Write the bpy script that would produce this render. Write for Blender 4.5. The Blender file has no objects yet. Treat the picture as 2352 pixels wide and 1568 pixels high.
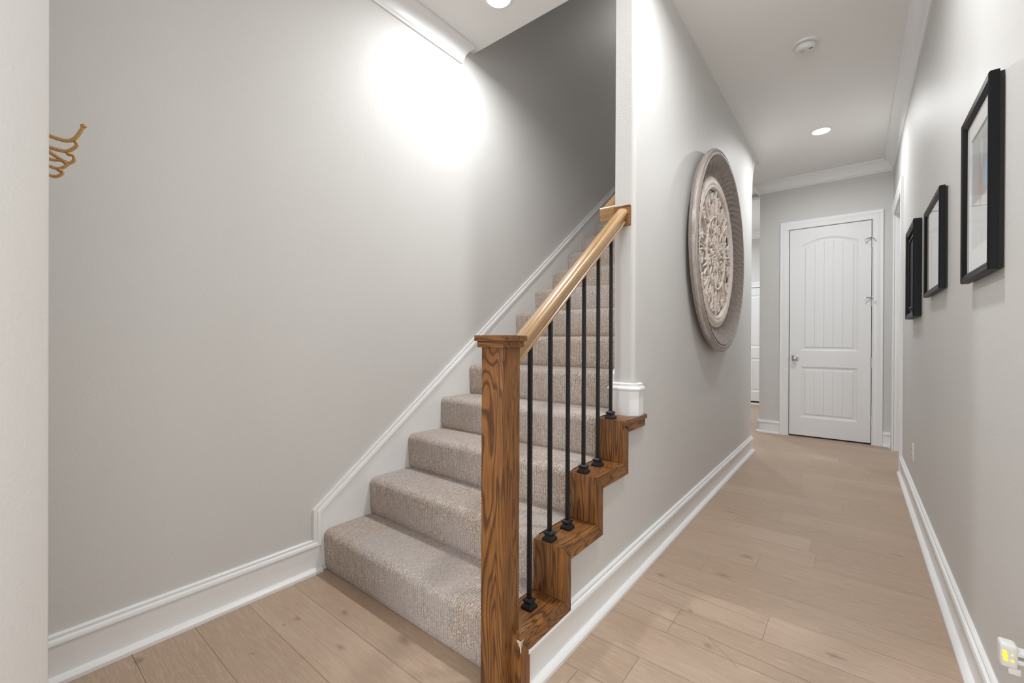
import bpy, bmesh, math, random
from math import sin, cos, pi, sqrt, atan2, radians
from mathutils import Vector, Matrix
random.seed(7)
S = bpy.context.scene
COL = S.collection

# ------------------------------------------------------------------ camera
cd = bpy.data.cameras.new('camera'); cam = bpy.data.objects.new('camera', cd); COL.objects.link(cam)
cd.sensor_width = 36.0; cd.lens = 987.9 / 2352 * 36.0; cd.clip_start = 0.02; cd.clip_end = 60
_y, _p, _r = radians(38.505), radians(-.129), radians(.232)
_F = Vector((-sin(_y)*cos(_p), cos(_y)*cos(_p), sin(_p)))
_R = Vector((cos(_y), sin(_y), 0)); _U = _R.cross(_F)
_R, _U = _R*cos(_r) + _U*sin(_r), _U*cos(_r) - _R*sin(_r)
m = Matrix((_R, _U, -_F)).transposed().to_4x4(); m.translation = (0, 0, 1.11)
cam.matrix_world = m
S.camera = cam
# ------------------------------------------------------------------ world, exposure
w = bpy.data.worlds.new('world'); S.world = w; w.use_nodes = True
w.node_tree.nodes['Background'].inputs[0].default_value = (0.93, 0.97, 1.0, 1)
w.node_tree.nodes['Background'].inputs[1].default_value = 5.0
S.view_settings.view_transform = 'Standard'; S.view_settings.look = 'None'
S.view_settings.exposure = 0.0; S.view_settings.gamma = 1.0
S.view_settings.use_curve_mapping = False
S.cycles.max_bounces = 12; S.cycles.diffuse_bounces = 8; S.cycles.glossy_bounces = 4
S.cycles.sample_clamp_indirect = 6.0
S.cycles.use_denoising = True
# area lamps: added fill behind the camera, and daylight from the rooms off the hall
def area(name, loc, rot, sx, sy, power, color=(1, 1, 1), parent=None, shape='RECTANGLE', spread=180):
    l = bpy.data.lights.new(name, 'AREA'); l.shape = shape; l.size = sx; l.size_y = sy
    l.energy = power; l.color = color; l.spread = radians(spread)
    o = bpy.data.objects.new(name, l); COL.objects.link(o)
    o.location = loc; o.rotation_euler = rot
    if parent is not None:
        o.parent = parent; o.location = Vector(loc) - parent.location
    return o
P_ENTRY, P_SIDE, P_BACK, P_UP = 32, 26, 22, 11.5
P_STAIR, P_NEAR, P_FAR, P_FOY, P_REAR, P_WIN = 17.5, 19.5, 17, 2.5, 27, 35
area('entry_fill', (-.45, -2.9, 1.5), (radians(90), 0, radians(0)), 1.4, 2.4, P_ENTRY, (.95, .98, 1))  # unseen lamp added as ambient fill from behind the camera
area('side_room_daylight', (2.6, 5.45, 1.6), (0, radians(90), 0), 2.2, 1.8, P_SIDE, (.97, .985, 1))
area('front_room_daylight', (2.9, -.75, 1.55), (0, radians(90), 0), 2.1, 2.4, P_WIN, (.96, .985, 1))
area('back_room_daylight', (-3.3, 6.9, 1.6), (0, radians(-90), 0), 2.0, 2.0, P_BACK, (.93, .97, 1))

area('upstairs_fill', (-1.46, 5.6, 5.55), (0, 0, 0), .6, .6, P_UP, (1, .97, .93))  # unseen lamp added to lift the dark stair shaft

# ------------------------------------------------------------------ materials
def mat(name, col, rough=.5, metal=0., spec=.5, coat=0.):
    M = bpy.data.materials.new(name); M.use_nodes = True
    b = M.node_tree.nodes['Principled BSDF']
    b.inputs['Base Color'].default_value = (*col, 1); b.inputs['Roughness'].default_value = rough
    b.inputs['Metallic'].default_value = metal; b.inputs['Specular IOR Level'].default_value = spec
    b.inputs['Coat Weight'].default_value = coat
    return M
class NT:
    def __init__(s, M): s.t = M.node_tree; s.b = s.t.nodes['Principled BSDF']
    def n(s, typ, **k):
        nd = s.t.nodes.new(typ)
        for a, v in k.items():
            if a.startswith('i_'):
                key = a[2:]; key = int(key) if key.isdigit() else key.replace('_', ' ')
                if hasattr(v, 'is_output') or isinstance(v, bpy.types.NodeSocket): s.t.links.new(v, nd.inputs[key])
                else: nd.inputs[key].default_value = v
            else: setattr(nd, a, v)
        return nd
    def l(s, a, b): s.t.links.new(a, b)
    def math(s, op, a, b=None, c=None):
        nd = s.t.nodes.new('ShaderNodeMath'); nd.operation = op
        for i, v in enumerate((a, b, c)):
            if v is None: continue
            if isinstance(v, bpy.types.NodeSocket): s.t.links.new(v, nd.inputs[i])
            else: nd.inputs[i].default_value = v
        return nd.outputs[0]
    def ramp(s, fac, stops):
        nd = s.t.nodes.new('ShaderNodeValToRGB'); e = nd.color_ramp.elements
        while len(e) < len(stops): e.new(.5)
        for q, (p, c) in zip(e, stops):
            q.position = p; q.color = (*c, 1) if len(c) == 3 else c
        s.t.links.new(fac, nd.inputs[0]); return nd.outputs[0]
    def mix(s, fac, a, b, mode='MIX'):
        nd = s.t.nodes.new('ShaderNodeMix'); nd.data_type = 'RGBA'; nd.blend_type = mode
        for k, v in ((0, fac), (6, a), (7, b)):
            if isinstance(v, bpy.types.NodeSocket): s.t.links.new(v, nd.inputs[k])
            else: nd.inputs[k].default_value = (*v, 1) if isinstance(v, tuple) and len(v) == 3 else v
        return nd.outputs[2]
    def pos(s): return s.t.nodes.new('ShaderNodeNewGeometry').outputs['Position']
    def scaled(s, v, sc):
        nd = s.t.nodes.new('ShaderNodeVectorMath'); nd.operation = 'MULTIPLY'
        s.l(v, nd.inputs[0]); nd.inputs[1].default_value = sc; return nd.outputs[0]
    def noise(s, v, scale, detail=2., rough=.5, dist=0.):
        nd = s.t.nodes.new('ShaderNodeTexNoise'); s.l(v, nd.inputs['Vector'])
        nd.inputs['Scale'].default_value = scale; nd.inputs['Detail'].default_value = detail
        nd.inputs['Roughness'].default_value = rough; nd.inputs['Distortion'].default_value = dist
        return nd.outputs[0]
    def bump(s, h, strength, dist):
        nd = s.t.nodes.new('ShaderNodeBump'); s.l(h, nd.inputs['Height'])
        nd.inputs['Strength'].default_value = strength; nd.inputs['Distance'].default_value = dist
        s.l(nd.outputs[0], s.b.inputs['Normal'])

def paint(name, col, rough, bs=.42, scale=170):
    M = mat(name, col, rough, spec=.35); N = NT(M); p = N.pos()
    N.bump(N.noise(p, scale, 3, .55), bs, .0015)
    big = N.noise(p, 1.3, 2)
    N.l(N.mix(N.ramp(big, [(.3, (0, 0, 0)), (.7, (1, 1, 1))]), tuple(c*.985 for c in col), tuple(min(1, c*1.015) for c in col)), N.b.inputs['Base Color'])
    return M
WALL = paint('wall_paint', (.632, .626, .612), .55)
CEIL = paint('ceiling_paint', (.82, .815, .80), .8, .12)
TRIM = mat('trim_white', (.82, .825, .83), .32, spec=.45)
DOORW = mat('door_white', (.78, .785, .79), .38, spec=.45)

def floor_mat():
    M = mat('oak_floor', (.4, .3, .22), .38, spec=.4); N = NT(M); p = N.pos()
    at = N.n('ShaderNodeAttribute', attribute_name='tint').outputs['Color']
    off = N.scaled(at, (9, 7, 3))
    ad = N.n('ShaderNodeVectorMath', operation='ADD'); N.l(p, ad.inputs[0]); N.l(off, ad.inputs[1]); q = ad.outputs[0]
    g1 = N.noise(N.scaled(q, (1.1, 26, 1)), 3.0, 5, .6, .6)          # long fibres
    g2 = N.noise(N.scaled(q, (5, 160, 1)), 2.2, 3, .6)               # pores
    g3 = N.noise(N.scaled(q, (.8, 3.2, 1)), 2.0, 3, .55)             # cloudy tone
    rn = N.noise(N.scaled(q, (.9, 7, 1)), 1.6, 2, .5, .4)            # cathedral rings
    ring = N.math('FRACT', N.math('MULTIPLY', rn, 16))
    sep = N.n('ShaderNodeSeparateColor', i_0=at)
    c = N.ramp(sep.outputs[0], [(0, (.385, .285, .207)), (.35, (.43, .325, .243)), (.7, (.475, .365, .28)), (1, (.425, .312, .224))])
    c = N.mix(N.ramp(g3, [(.35, (0, 0, 0)), (.7, (1, 1, 1))]), c, (.415, .30, .22))
    c = N.mix(N.math('MULTIPLY', N.ramp(g1, [(.42, (0, 0, 0)), (.68, (1, 1, 1))]), .38), c, (.37, .25, .168))
    c = N.mix(N.math('MULTIPLY', N.ramp(ring, [(.0, (1, 1, 1)), (.22, (0, 0, 0)), (1, (0, 0, 0))]), .16), c, (.64, .52, .41))
    c = N.mix(N.math('MULTIPLY', N.ramp(g2, [(.5, (0, 0, 0)), (.64, (1, 1, 1))]), .22), c, (.66, .55, .44))
    # knots and cracks where the boards carry them
    sx = N.n('ShaderNodeSeparateXYZ'); N.l(p, sx.inputs[0])
    wob = N.noise(p, 24, 3, .6); wx = N.math('MULTIPLY', N.math('SUBTRACT', wob, .5), .035)
    def spot(cx_, cy_, rx, ry):
        dx = N.math('DIVIDE', N.math('SUBTRACT', N.math('ADD', sx.outputs[0], wx), cx_), rx)
        dy = N.math('DIVIDE', N.math('SUBTRACT', N.math('ADD', sx.outputs[1], wx), cy_), ry)
        d = N.math('SQRT', N.math('ADD', N.math('MULTIPLY', dx, dx), N.math('MULTIPLY', dy, dy)))
        return N.ramp(d, [(0, (1, 1, 1)), (.45, (.55, .55, .55)), (1, (0, 0, 0))])
    for (kx, ky, rx, ry) in ((-.427, 2.495, .04, .03), (-.71, 2.04, .035, .02), (-.478, 2.225, .04, .02), (-.525, 1.845, .018, .016), (-.411, 1.675, .026, .018),
                             (-1.732, .807, .024, .014), (-1.73, .76, .01, .01), (-1.45, .83, .03, .012), (-1.62, .945, .03, .02), (-1.30, 1.0, .05, .03), (-1.66, .62, .008, .008),
                             (-.05, 1.9, .04, .016), (-.30, 1.40, .05, .02), (.18, 3.0, .05, .014), (-.62, 3.08, .05, .012), (-1.93, .36, .03, .02), (.02, 1.55, .03, .012)):
        c = N.mix(N.math('MULTIPLY', spot(kx, ky, rx, ry), .62), c, (.17, .115, .08))
    def crack(x0, y0, x1, y1, wd):
        t = N.math('DIVIDE', N.math('SUBTRACT', sx.outputs[0], x0), x1 - x0)
        yy = N.math('ADD', N.math('MULTIPLY', t, y1 - y0), y0)
        d = N.math('ABSOLUTE', N.math('SUBTRACT', N.math('SUBTRACT', N.math('ADD', sx.outputs[1], N.math('MULTIPLY', wx, .35)), yy), 0))
        inside = N.math('MULTIPLY', N.math('GREATER_THAN', t, 0), N.math('LESS_THAN', t, 1))
        return N.math('MULTIPLY', inside, N.ramp(N.math('DIVIDE', d, wd), [(0, (1, 1, 1)), (1, (0, 0, 0))]))
    for cr in ((-.785, 1.742, -.05, 1.70, .0045), (-.77, 1.97, -.27, 1.945, .004), (-.42, 1.72, -.30, 1.62, .003)):
        c = N.mix(N.math('MULTIPLY', crack(*cr), .6), c, (.16, .11, .075))
    N.l(c, N.b.inputs['Base Color'])
    N.l(N.ramp(g1, [(0, (.34,)*3), (1, (.47,)*3)]), N.b.inputs['Roughness'])
    N.bump(g2, .12, .0006)
    return M
FLOOR = floor_mat()
SEAM = mat('floor_seam', (.28, .195, .14), .8)

def oak(name, axis, dark=1.0, light=False):
    # grain runs along `axis`; growth rings read as contours of a stretched noise
    M = mat(name, (.2, .09, .03), .42, spec=.4, coat=.12); N = NT(M)
    p = N.pos()
    st = {'x': (1.5, 15, 15), 'y': (15, 1.5, 15), 'z': (10, 34, 1.3)}[axis]
    fi = {'x': (8, 260, 260), 'y': (260, 8, 260), 'z': (260, 260, 8)}[axis]
    if axis == 's':  pass
    rn = N.noise(N.scaled(p, st), 1.0, 2, .45, .5)
    rings = N.math('FRACT', N.math('MULTIPLY', rn, 19))
    fine = N.noise(N.scaled(p, fi), 1.0, 3, .6)
    cl = N.noise(p, 5, 2)
    a, b2, d = ((.335, .145, .038), (.235, .094, .025), (.058, .024, .011))
    c = N.mix(N.ramp(cl, [(.35, (0, 0, 0)), (.65, (1, 1, 1))]), a, b2)
    c = N.mix(N.math('MULTIPLY', N.ramp(rings, [(0, (.1,)*3), (.5, (0, 0, 0)), (.74, (1, 1, 1)), (.9, (1, 1, 1)), (1, (.1,)*3)]), .82), c, d)
    c = N.mix(N.math('MULTIPLY', N.ramp(fine, [(.45, (0, 0, 0)), (.62, (1, 1, 1))]), .42), c, d)
    N.l(c, N.b.inputs['Base Color']); N.bump(fine, .12, .0006)
    return M
OAKX, OAKY, OAKZ = oak('stained_oak_across', 'x'), oak('stained_oak_along', 'y'), oak('stained_oak_upright', 'z')
def rail_mat():
    M = mat('handrail_oak', (.5, .3, .15), .26, spec=.5, coat=.35); N = NT(M)
    mp = N.n('ShaderNodeMapping'); N.l(N.pos(), mp.inputs[0]); mp.inputs['Rotation'].default_value = (-math.atan(.772), 0, 0)
    v = mp.outputs[0]
    g = N.noise(N.scaled(v, (60, 2.0, 60)), 1, 4, .6, .4); f = N.noise(N.scaled(v, (420, 12, 420)), 1, 2)
    c = N.ramp(g, [(.25, (.30, .165, .070)), (.45, (.43, .265, .122)), (.6, (.375, .22, .095)), (.75, (.215, .112, .045))])
    c = N.mix(N.math('MULTIPLY', N.ramp(f, [(.5, (0, 0, 0)), (.65, (1, 1, 1))]), .3), c, (.20, .105, .04))
    N.l(c, N.b.inputs['Base Color']); N.bump(f, .05, .0004)
    return M
RAIL = rail_mat()
IRON = mat('black_iron', (.012, .012, .013), .42, spec=.4)

def carpet_mat():
    M = mat('ribbed_carpet', (.4, .33, .28), .95, spec=.1); N = NT(M); p = N.pos()
    sx = N.n('ShaderNodeSeparateXYZ'); N.l(p, sx.inputs[0])
    w1 = N.noise(p, 70, 3, .6)
    xx = N.math('ADD', sx.outputs[0], N.math('MULTIPLY', N.math('SUBTRACT', w1, .5), .008))
    rib = N.math('ADD', N.math('MULTIPLY', N.math('SINE', N.math('MULTIPLY', xx, 2*pi/.0118)), .5), .5)
    brk = N.noise(N.scaled(p, (75, 22, 22)), 1.0, 3, .6)             # ribs broken up along their length
    sp = N.noise(p, 185, 4, .75); sp2 = N.noise(p, 85, 3, .65); big = N.noise(p, 6, 3, .6); blue = N.noise(p, 3.1, 2)
    c = N.ramp(sp, [(.36, (.215, .155, .118)), (.455, (.47, .385, .325)), (.54, (.66, .565, .49)), (.64, (.90, .82, .745))])
    c = N.mix(N.math('MULTIPLY', N.ramp(sp2, [(.46, (0, 0, 0)), (.62, (1, 1, 1))]), .38), c, (.29, .225, .18))
    dk = N.math('MULTIPLY', N.ramp(rib, [(0, (1, 1, 1)), (.38, (0, 0, 0))]), N.ramp(brk, [(.38, (.12,)*3), (.58, (1, 1, 1))]))
    c = N.mix(N.math('MULTIPLY', dk, .74), c, (.17, .127, .10))
    c = N.mix(N.math('MULTIPLY', N.ramp(big, [(.45, (0, 0, 0)), (.68, (1, 1, 1))]), .4), c, (.50, .365, .28))
    c = N.mix(N.math('MULTIPLY', N.ramp(blue, [(.45, (0, 0, 0)), (.62, (1, 1, 1))]), .24), c, (.56, .57, .60))  # bluish cast of daylight put into the carpet colour, in patches
    N.l(c, N.b.inputs['Base Color'])
    h = N.math('ADD', N.math('MULTIPLY', rib, .7), N.math('MULTIPLY', sp, 1.0))
    N.bump(h, .9, .004)
    N.b.inputs['Sheen Weight'].default_value = .25; N.b.inputs['Sheen Roughness'].default_value = .5
    return M
CARPET = carpet_mat()

def carved(name, a, b, d, sc):
    M = mat(name, a, .6, spec=.3); N = NT(M); p = N.pos()
    n1 = N.noise(p, sc, 4, .65); n2 = N.noise(p, sc*6, 3, .6)
    c = N.ramp(n1, [(.3, d), (.48, a), (.7, b)])
    c = N.mix(N.math('MULTIPLY', N.ramp(n2, [(.5, (0, 0, 0)), (.66, (1, 1, 1))]), .3), c, d)
    N.l(c, N.b.inputs['Base Color']); N.bump(n2, .25, .001); return M
def streaked(name, a, b, d, ka=26, kr=9, amt=1.):
    M = mat(name, a, .45, spec=.5); N = NT(M); p = N.pos()
    sx = N.n('ShaderNodeSeparateXYZ'); N.l(p, sx.inputs[0])
    dy = N.math('SUBTRACT', sx.outputs[1], 3.39); dz = N.math('SUBTRACT', sx.outputs[2], 1.75)
    an = N.math('ARCTAN2', dz, dy); r = N.math('SQRT', N.math('ADD', N.math('MULTIPLY', dy, dy), N.math('MULTIPLY', dz, dz)))
    cb = N.n('ShaderNodeCombineXYZ'); N.l(N.math('MULTIPLY', an, ka), cb.inputs[0]); N.l(N.math('MULTIPLY', r, kr), cb.inputs[1])
    n1 = N.noise(cb.outputs[0], 1.6, 4, .7); n2 = N.noise(p, 420, 2, .6)
    c = N.ramp(n1, [(.32, d), (.5, a), (.68, b)])
    c = N.mix(N.math('MULTIPLY', N.ramp(n2, [(.5, (0, 0, 0)), (.62, (1, 1, 1))]), .35), c, b)
    N.l(c, N.b.inputs['Base Color']); N.bump(n1, .15, .001); return M
PALE = carved('whitewashed_wood', (.80, .715, .655), (.88, .82, .775), (.66, .53, .44), 11)
WEATH = streaked('weathered_wood', (.27, .226, .200), (.345, .30, .27), (.19, .152, .132), 40, 7)
RIMW = streaked('weathered_rim', (.34, .29, .262), (.56, .52, .50), (.20, .16, .14), 3, 170)  # weathered tone; pale concentric streaks also put the rim's highlights into the colour
BLKFR = mat('black_frame', (.007, .007, .0075), .45, spec=.16)
MATB = mat('mat_board', (.78, .78, .77), .8)
GOLD = mat('antique_gold', (.50, .30, .115), .38, metal=.55)
NICKEL = mat('satin_nickel', (.42, .415, .40), .32, metal=1.)
WPLAST = mat('white_plastic', (.72, .72, .70), .4)
DARK = mat('dark_gap', (.02, .018, .016), .8)
NAVY = mat('dark_print', (.012, .016, .024), .6, spec=.15)
def emis(name, col, st):
    M = mat(name, col, .5); b = M.node_tree.nodes['Principled BSDF']
    b.inputs['Emission Color'].default_value = (*col, 1); b.inputs['Emission Strength'].default_value = st; return M
LENS = emis('lamp_lens', (1, .985, .95), 6.0)
AMBER = emis('amber_led', (1, .52, .05), 1.15)
CLEARP = mat('translucent_plastic', (.75, .75, .74), .35)
def glass_mat():
    M = bpy.data.materials.new('picture_glass'); M.use_nodes = True; t = M.node_tree
    t.nodes.remove(t.nodes['Principled BSDF'])
    tr = t.nodes.new('ShaderNodeBsdfTransparent'); gl = t.nodes.new('ShaderNodeBsdfGlossy'); gl.inputs['Roughness'].default_value = .02
    fr = t.nodes.new('ShaderNodeFresnel'); fr.inputs[0].default_value = 1.36; mx = t.nodes.new('ShaderNodeMixShader')
    ge = t.nodes.new('ShaderNodeNewGeometry'); inv = t.nodes.new('ShaderNodeMath'); inv.operation = 'SUBTRACT'; inv.inputs[0].default_value = 1
    t.links.new(ge.outputs['Backfacing'], inv.inputs[1]); ml = t.nodes.new('ShaderNodeMath'); ml.operation = 'MULTIPLY'
    t.links.new(fr.outputs[0], ml.inputs[0]); t.links.new(inv.outputs[0], ml.inputs[1])
    t.links.new(ml.outputs[0], mx.inputs[0]); t.links.new(tr.outputs[0], mx.inputs[1]); t.links.new(gl.outputs[0], mx.inputs[2])
    t.links.new(mx.outputs[0], t.nodes['Material Output'].inputs[0]); return M
GLASS = glass_mat()

# ------------------------------------------------------------------ mesh helpers (all coordinates are world coordinates)
def box(bm, x0, x1, y0, y1, z0, z1, bev=0., seg=2):
    b2 = bmesh.new()
    vs = [b2.verts.new((x, y, z)) for x in (x0, x1) for y in (y0, y1) for z in (z0, z1)]
    for f in ((0, 1, 3, 2), (4, 6, 7, 5), (0, 4, 5, 1), (2, 3, 7, 6), (0, 2, 6, 4), (1, 5, 7, 3)): b2.faces.new([vs[i] for i in f])
    if bev: bmesh.ops.bevel(b2, geom=b2.edges[:], offset=bev, segments=seg, affect='EDGES', profile=.6)
    merge(bm, b2)
def merge(bm, b2):
    me = bpy.data.meshes.new('tmp'); b2.to_mesh(me); b2.free(); bm.from_mesh(me); bpy.data.meshes.remove(me)
def prism(bm, poly, axis, a, b, bev=0.):
    # poly: list of 2D points in the two other axes (in x,y,z order), extruded along axis from a to b
    def P(q, t):
        if axis == 'x': return (t, q[0], q[1])
        if axis == 'y': return (q[0], t, q[1])
        return (q[0], q[1], t)
    b2 = bmesh.new()
    v0 = [b2.verts.new(P(q, a)) for q in poly]; v1 = [b2.verts.new(P(q, b)) for q in poly]
    n = len(poly); b2.faces.new(v0); b2.faces.new(v1[::-1])
    for i in range(n): b2.faces.new((v0[i], v1[i], v1[(i+1) % n], v0[(i+1) % n]))
    if bev: bmesh.ops.bevel(b2, geom=b2.edges[:], offset=bev, segments=2, affect='EDGES')
    merge(bm, b2)
def lathe(bm, prof, c, axis='z', seg=48, dirn=1, cap=True):
    # prof: (radius, height) pairs; axis through c
    rows = []
    for r, h in prof:
        row = []
        for i in range(seg):
            a = 2*pi*i/seg
            if axis == 'z': v = (c[0]+r*cos(a), c[1]+r*sin(a), c[2]+dirn*h)
            elif axis == 'x': v = (c[0]+dirn*h, c[1]+r*cos(a), c[2]+r*sin(a))
            else: v = (c[0]+r*cos(a), c[1]+dirn*h, c[2]+r*sin(a))
            row.append(bm.verts.new(v))
        rows.append(row)
    for j in range(len(rows)-1):
        for i in range(seg): bm.faces.new((rows[j][i], rows[j][(i+1) % seg], rows[j+1][(i+1) % seg], rows[j+1][i]))
    if cap:
        bm.faces.new(rows[0]); bm.faces.new(rows[-1])
def sphere(bm, c, r, u=12, v=8, sc=(1, 1, 1)):
    M = Matrix.Translation(c) @ Matrix.Diagonal((r*sc[0], r*sc[1], r*sc[2], 1))
    bmesh.ops.create_uvsphere(bm, u_segments=u, v_segments=v, radius=1, matrix=M)
def tube(bm, pts, rad, ring=8, flat=None, cap=True):
    # swept tube along pts; rad number or list; flat=(normal vector, ratio) flattens towards a plane
    pts = [Vector(p) for p in pts]; n = len(pts)
    rads = rad if isinstance(rad, (list, tuple)) else [rad]*n
    up = Vector(flat[0]).normalized() if flat else None
    rows = []; prev = None
    for i, p in enumerate(pts):
        t = (pts[min(i+1, n-1)] - pts[max(i-1, 0)])
        if t.length < 1e-9: t = Vector((0, 0, 1))
        t.normalize()
        if up is not None: a = up; b = t.cross(a).normalized()
        else:
            if prev is None:
                a = t.orthogonal().normalized()
            else:
                a = (prev - t*prev.dot(t)).normalized()
            b = t.cross(a); prev = a
        k = flat[1] if flat else 1.
        rows.append([bm.verts.new(p + a*(cos(2*pi*j/ring)*rads[i]*k) + b*(sin(2*pi*j/ring)*rads[i])) for j in range(ring)])
    for i in range(n-1):
        for j in range(ring): bm.faces.new((rows[i][j], rows[i][(j+1) % ring], rows[i+1][(j+1) % ring], rows[i+1][j]))
    if cap: bm.faces.new(rows[0][::-1]); bm.faces.new(rows[-1])
def sweep(bm, path, prof, side=1, z=0., cap=True):
    # moulding: path = plan polyline on the wall line, prof = (out from wall, height) closed loop; side=+1 offsets to the right of travel
    path = [Vector(p) for p in path]; n = len(path); rows = []
    def nrm(a, b):
        d = (b-a).normalized(); return Vector((d.y, -d.x))*side
    for i, p in enumerate(path):
        if i == 0: o = nrm(path[0], path[1])
        elif i == n-1: o = nrm(path[-2], path[-1])
        else:
            n1, n2 = nrm(path[i-1], p), nrm(p, path[i+1]); o = (n1+n2)/(1+n1.dot(n2))
        rows.append([bm.verts.new((p.x+o.x*d, p.y+o.y*d, z+h)) for d, h in prof])
    m_ = len(prof)
    for i in range(n-1):
        for j in range(m_): bm.faces.new((rows[i][j], rows[i][(j+1) % m_], rows[i+1][(j+1) % m_], rows[i+1][j]))
    if cap: bm.faces.new(rows[0]); bm.faces.new(rows[-1][::-1])
def obj(name, bm, m_, parent=None, smooth=35, label=None, kind=None):
    me = bpy.data.meshes.new(name)
    bmesh.ops.recalc_face_normals(bm, faces=bm.faces[:])
    root = parent
    while root is not None and root.parent is not None: root = root.parent
    org = root.location.copy() if root is not None else Vector((0, 0, 0))
    if root is None:
        xs = [v.co for v in bm.verts]
        org = Vector(((min(v.x for v in xs)+max(v.x for v in xs))/2, (min(v.y for v in xs)+max(v.y for v in xs))/2, min(v.z for v in xs)))
    bmesh.ops.translate(bm, verts=bm.verts[:], vec=-org)
    bm.to_mesh(me); bm.free()
    for q in (m_ if isinstance(m_, (list, tuple)) else [m_]): me.materials.append(q)
    if smooth:
        for f in me.polygons: f.use_smooth = True
        me.set_sharp_from_angle(angle=radians(smooth))
    o = bpy.data.objects.new(name, me); COL.objects.link(o)
    if parent is not None: o.parent = parent
    else: o.location = org
    if label: o['label'] = label
    if kind: o['kind'] = kind
    return o
def thing(name, label, cat, loc, group=None):
    o = bpy.data.objects.new(name, None); COL.objects.link(o); o.location = loc; o.empty_display_size = .05
    o['label'] = label; o['category'] = cat
    if group: o['group'] = group
    return o
def struct(name, bm, m_, smooth=35): return obj(name, bm, m_, None, smooth, None, 'structure')
def NB(): return bmesh.new()

# ------------------------------------------------------------------ key dimensions
XL, XH, XS, XR, YF, H = -2.02, -.815, -.915, .32, 6.05, 3.04   # stair wall, hall wall (hall face / stair face), right wall, far wall, ceiling
YW = 1.955                                                     # end of the wall between stair and hall
RISE, RUN, Y0 = .1885, .2505, 1.07
NST = 18
def ry(k): return Y0 + (k-1)*RUN                               # face of riser k
BZ = 5.6                                                       # top of the stair shaft

# ------------------------------------------------------------------ floor: boards run across the hall
bm = NB(); lay = bm.loops.layers.color.new('tint')
J = {5: [-.263], 2: [-.585], 7: [-.578], 8: [-.376], 9: [-.15], 12: [-.357], 13: [-.497], 14: [-.058], 3: [.9], 4: [1.2], 6: [.75], 0: [.7], 1: [1.3]}
bd = []
for k in range(-22, 45):
    ya, yb = .907+.185*k, .907+.185*(k+1)
    fx = J.get(k)
    cut = [fx[0] if fx else random.uniform(-.6, .2)]
    x = cut[0]
    while x > -3.4: x -= random.uniform(1.55, 2.2); cut.append(x)
    x = cut[0]
    while x < 3.2: x += random.uniform(.75, 2.0); cut.append(x)
    cut.sort()
    for a, b in zip(cut[:-1], cut[1:]):
        a_, b_ = max(a, -3.4), min(b, 3.2)
        if b_-a_ < .02: continue
        g = .00055
        vs = [bm.verts.new(q) for q in ((a_+g, ya+g, 0), (b_-g, ya+g, 0), (b_-g, yb-g, 0), (a_+g, yb-g, 0))]
        f = bm.faces.new(vs); t = (random.random(), random.random(), random.random(), 1)
        for lp in f.loops: lp[lay] = t
vs = [bm.verts.new(q) for q in ((-3.4, -3.2, -.0015), (3.2, -3.2, -.0015), (3.2, 9.2, -.0015), (-3.4, 9.2, -.0015))]
f = bm.faces.new(vs); f.material_index = 1
vs = [bm.verts.new(q) for q in ((-3.4, -3.2, -.12), (3.2, -3.2, -.12), (3.2, 9.2, -.12), (-3.4, 9.2, -.12))]
f = bm.faces.new(vs); f.material_index = 1
struct('floor', bm, [FLOOR, SEAM], 0)

# ------------------------------------------------------------------ walls and ceilings
bm = NB(); box(bm, XL-.12, XL, .092, 6.6, 0, BZ); struct('wall_left', bm, WALL)
bm = NB(); box(bm, -2.14, -1.2, -.03, .092, 0, H, .004); box(bm, -1.32, -1.2, -3.1, -.03, 0, H); struct('wall_entry', bm, WALL)
def arc(cx_, cy_, r, a0, a1, n=6): return [(cx_+r*cos(radians(a0+(a1-a0)*i/n)), cy_+r*sin(radians(a0+(a1-a0)*i/n))) for i in range(n+1)]
R_ = .024
# wall between stair and hall, bullnose corners, arched at its far top
bm = NB()
pl = [(XS, YW)] + arc(XH-R_, YW+R_, R_, -90, 0) + arc(XH-R_, 4.93-R_, R_, 0, 90) + [(XS, 4.93)]
prism(bm, pl, 'z', 0, H)
ar = [(4.925, 2.60)] + [(4.93+.40*(1-cos(t*pi/2))**1.15, 2.60+.44*sin(t*pi/2)**.95) for t in [i/10 for i in range(11)]] + [(4.925, H)]
prism(bm, ar, 'x', XS, XH)
prism(bm, [(XS, YW), (XS, 6.6), (XH, 6.6), (XH, YW)], 'z', H+.001, BZ)
struct('wall_hall', bm, WALL)
# low wall under the first four treads
bm = NB()
pts = [(ry(1), 0)]
for k in range(1, 5): pts += [(ry(k), k*RISE-.02), (min(ry(k+1), YW+.02), k*RISE-.02)]
pts += [(YW+.02, 0)]
prism(bm, pts, 'x', XS-.012, XH); struct('wall_stringer', bm, WALL)
# right wall with the doorway near its far end
bm = NB()
box(bm, XR, XR+.12, 1.36, 4.95, 0, H); box(bm, XR, XR+.12, 5.87, YF+.1, 0, H); box(bm, XR, XR+.12, 4.95, 5.87, 2.42, H)
struct('wall_right', bm, WALL)
bm = NB()
box(bm, -.914, -.604, YF, YF+.12, 0, H, .0); box(bm, .145, XR+.12, YF, YF+.12, 0, H); box(bm, -.604, .145, YF, YF+.12, 2.435, H)
box(bm, -.914, -.80, YF+.12, 8.6, 0, H); box(bm, -.6, .2, YF+.13, YF+.2, 0, 2.6)
struct('wall_far', bm, WALL)
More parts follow.
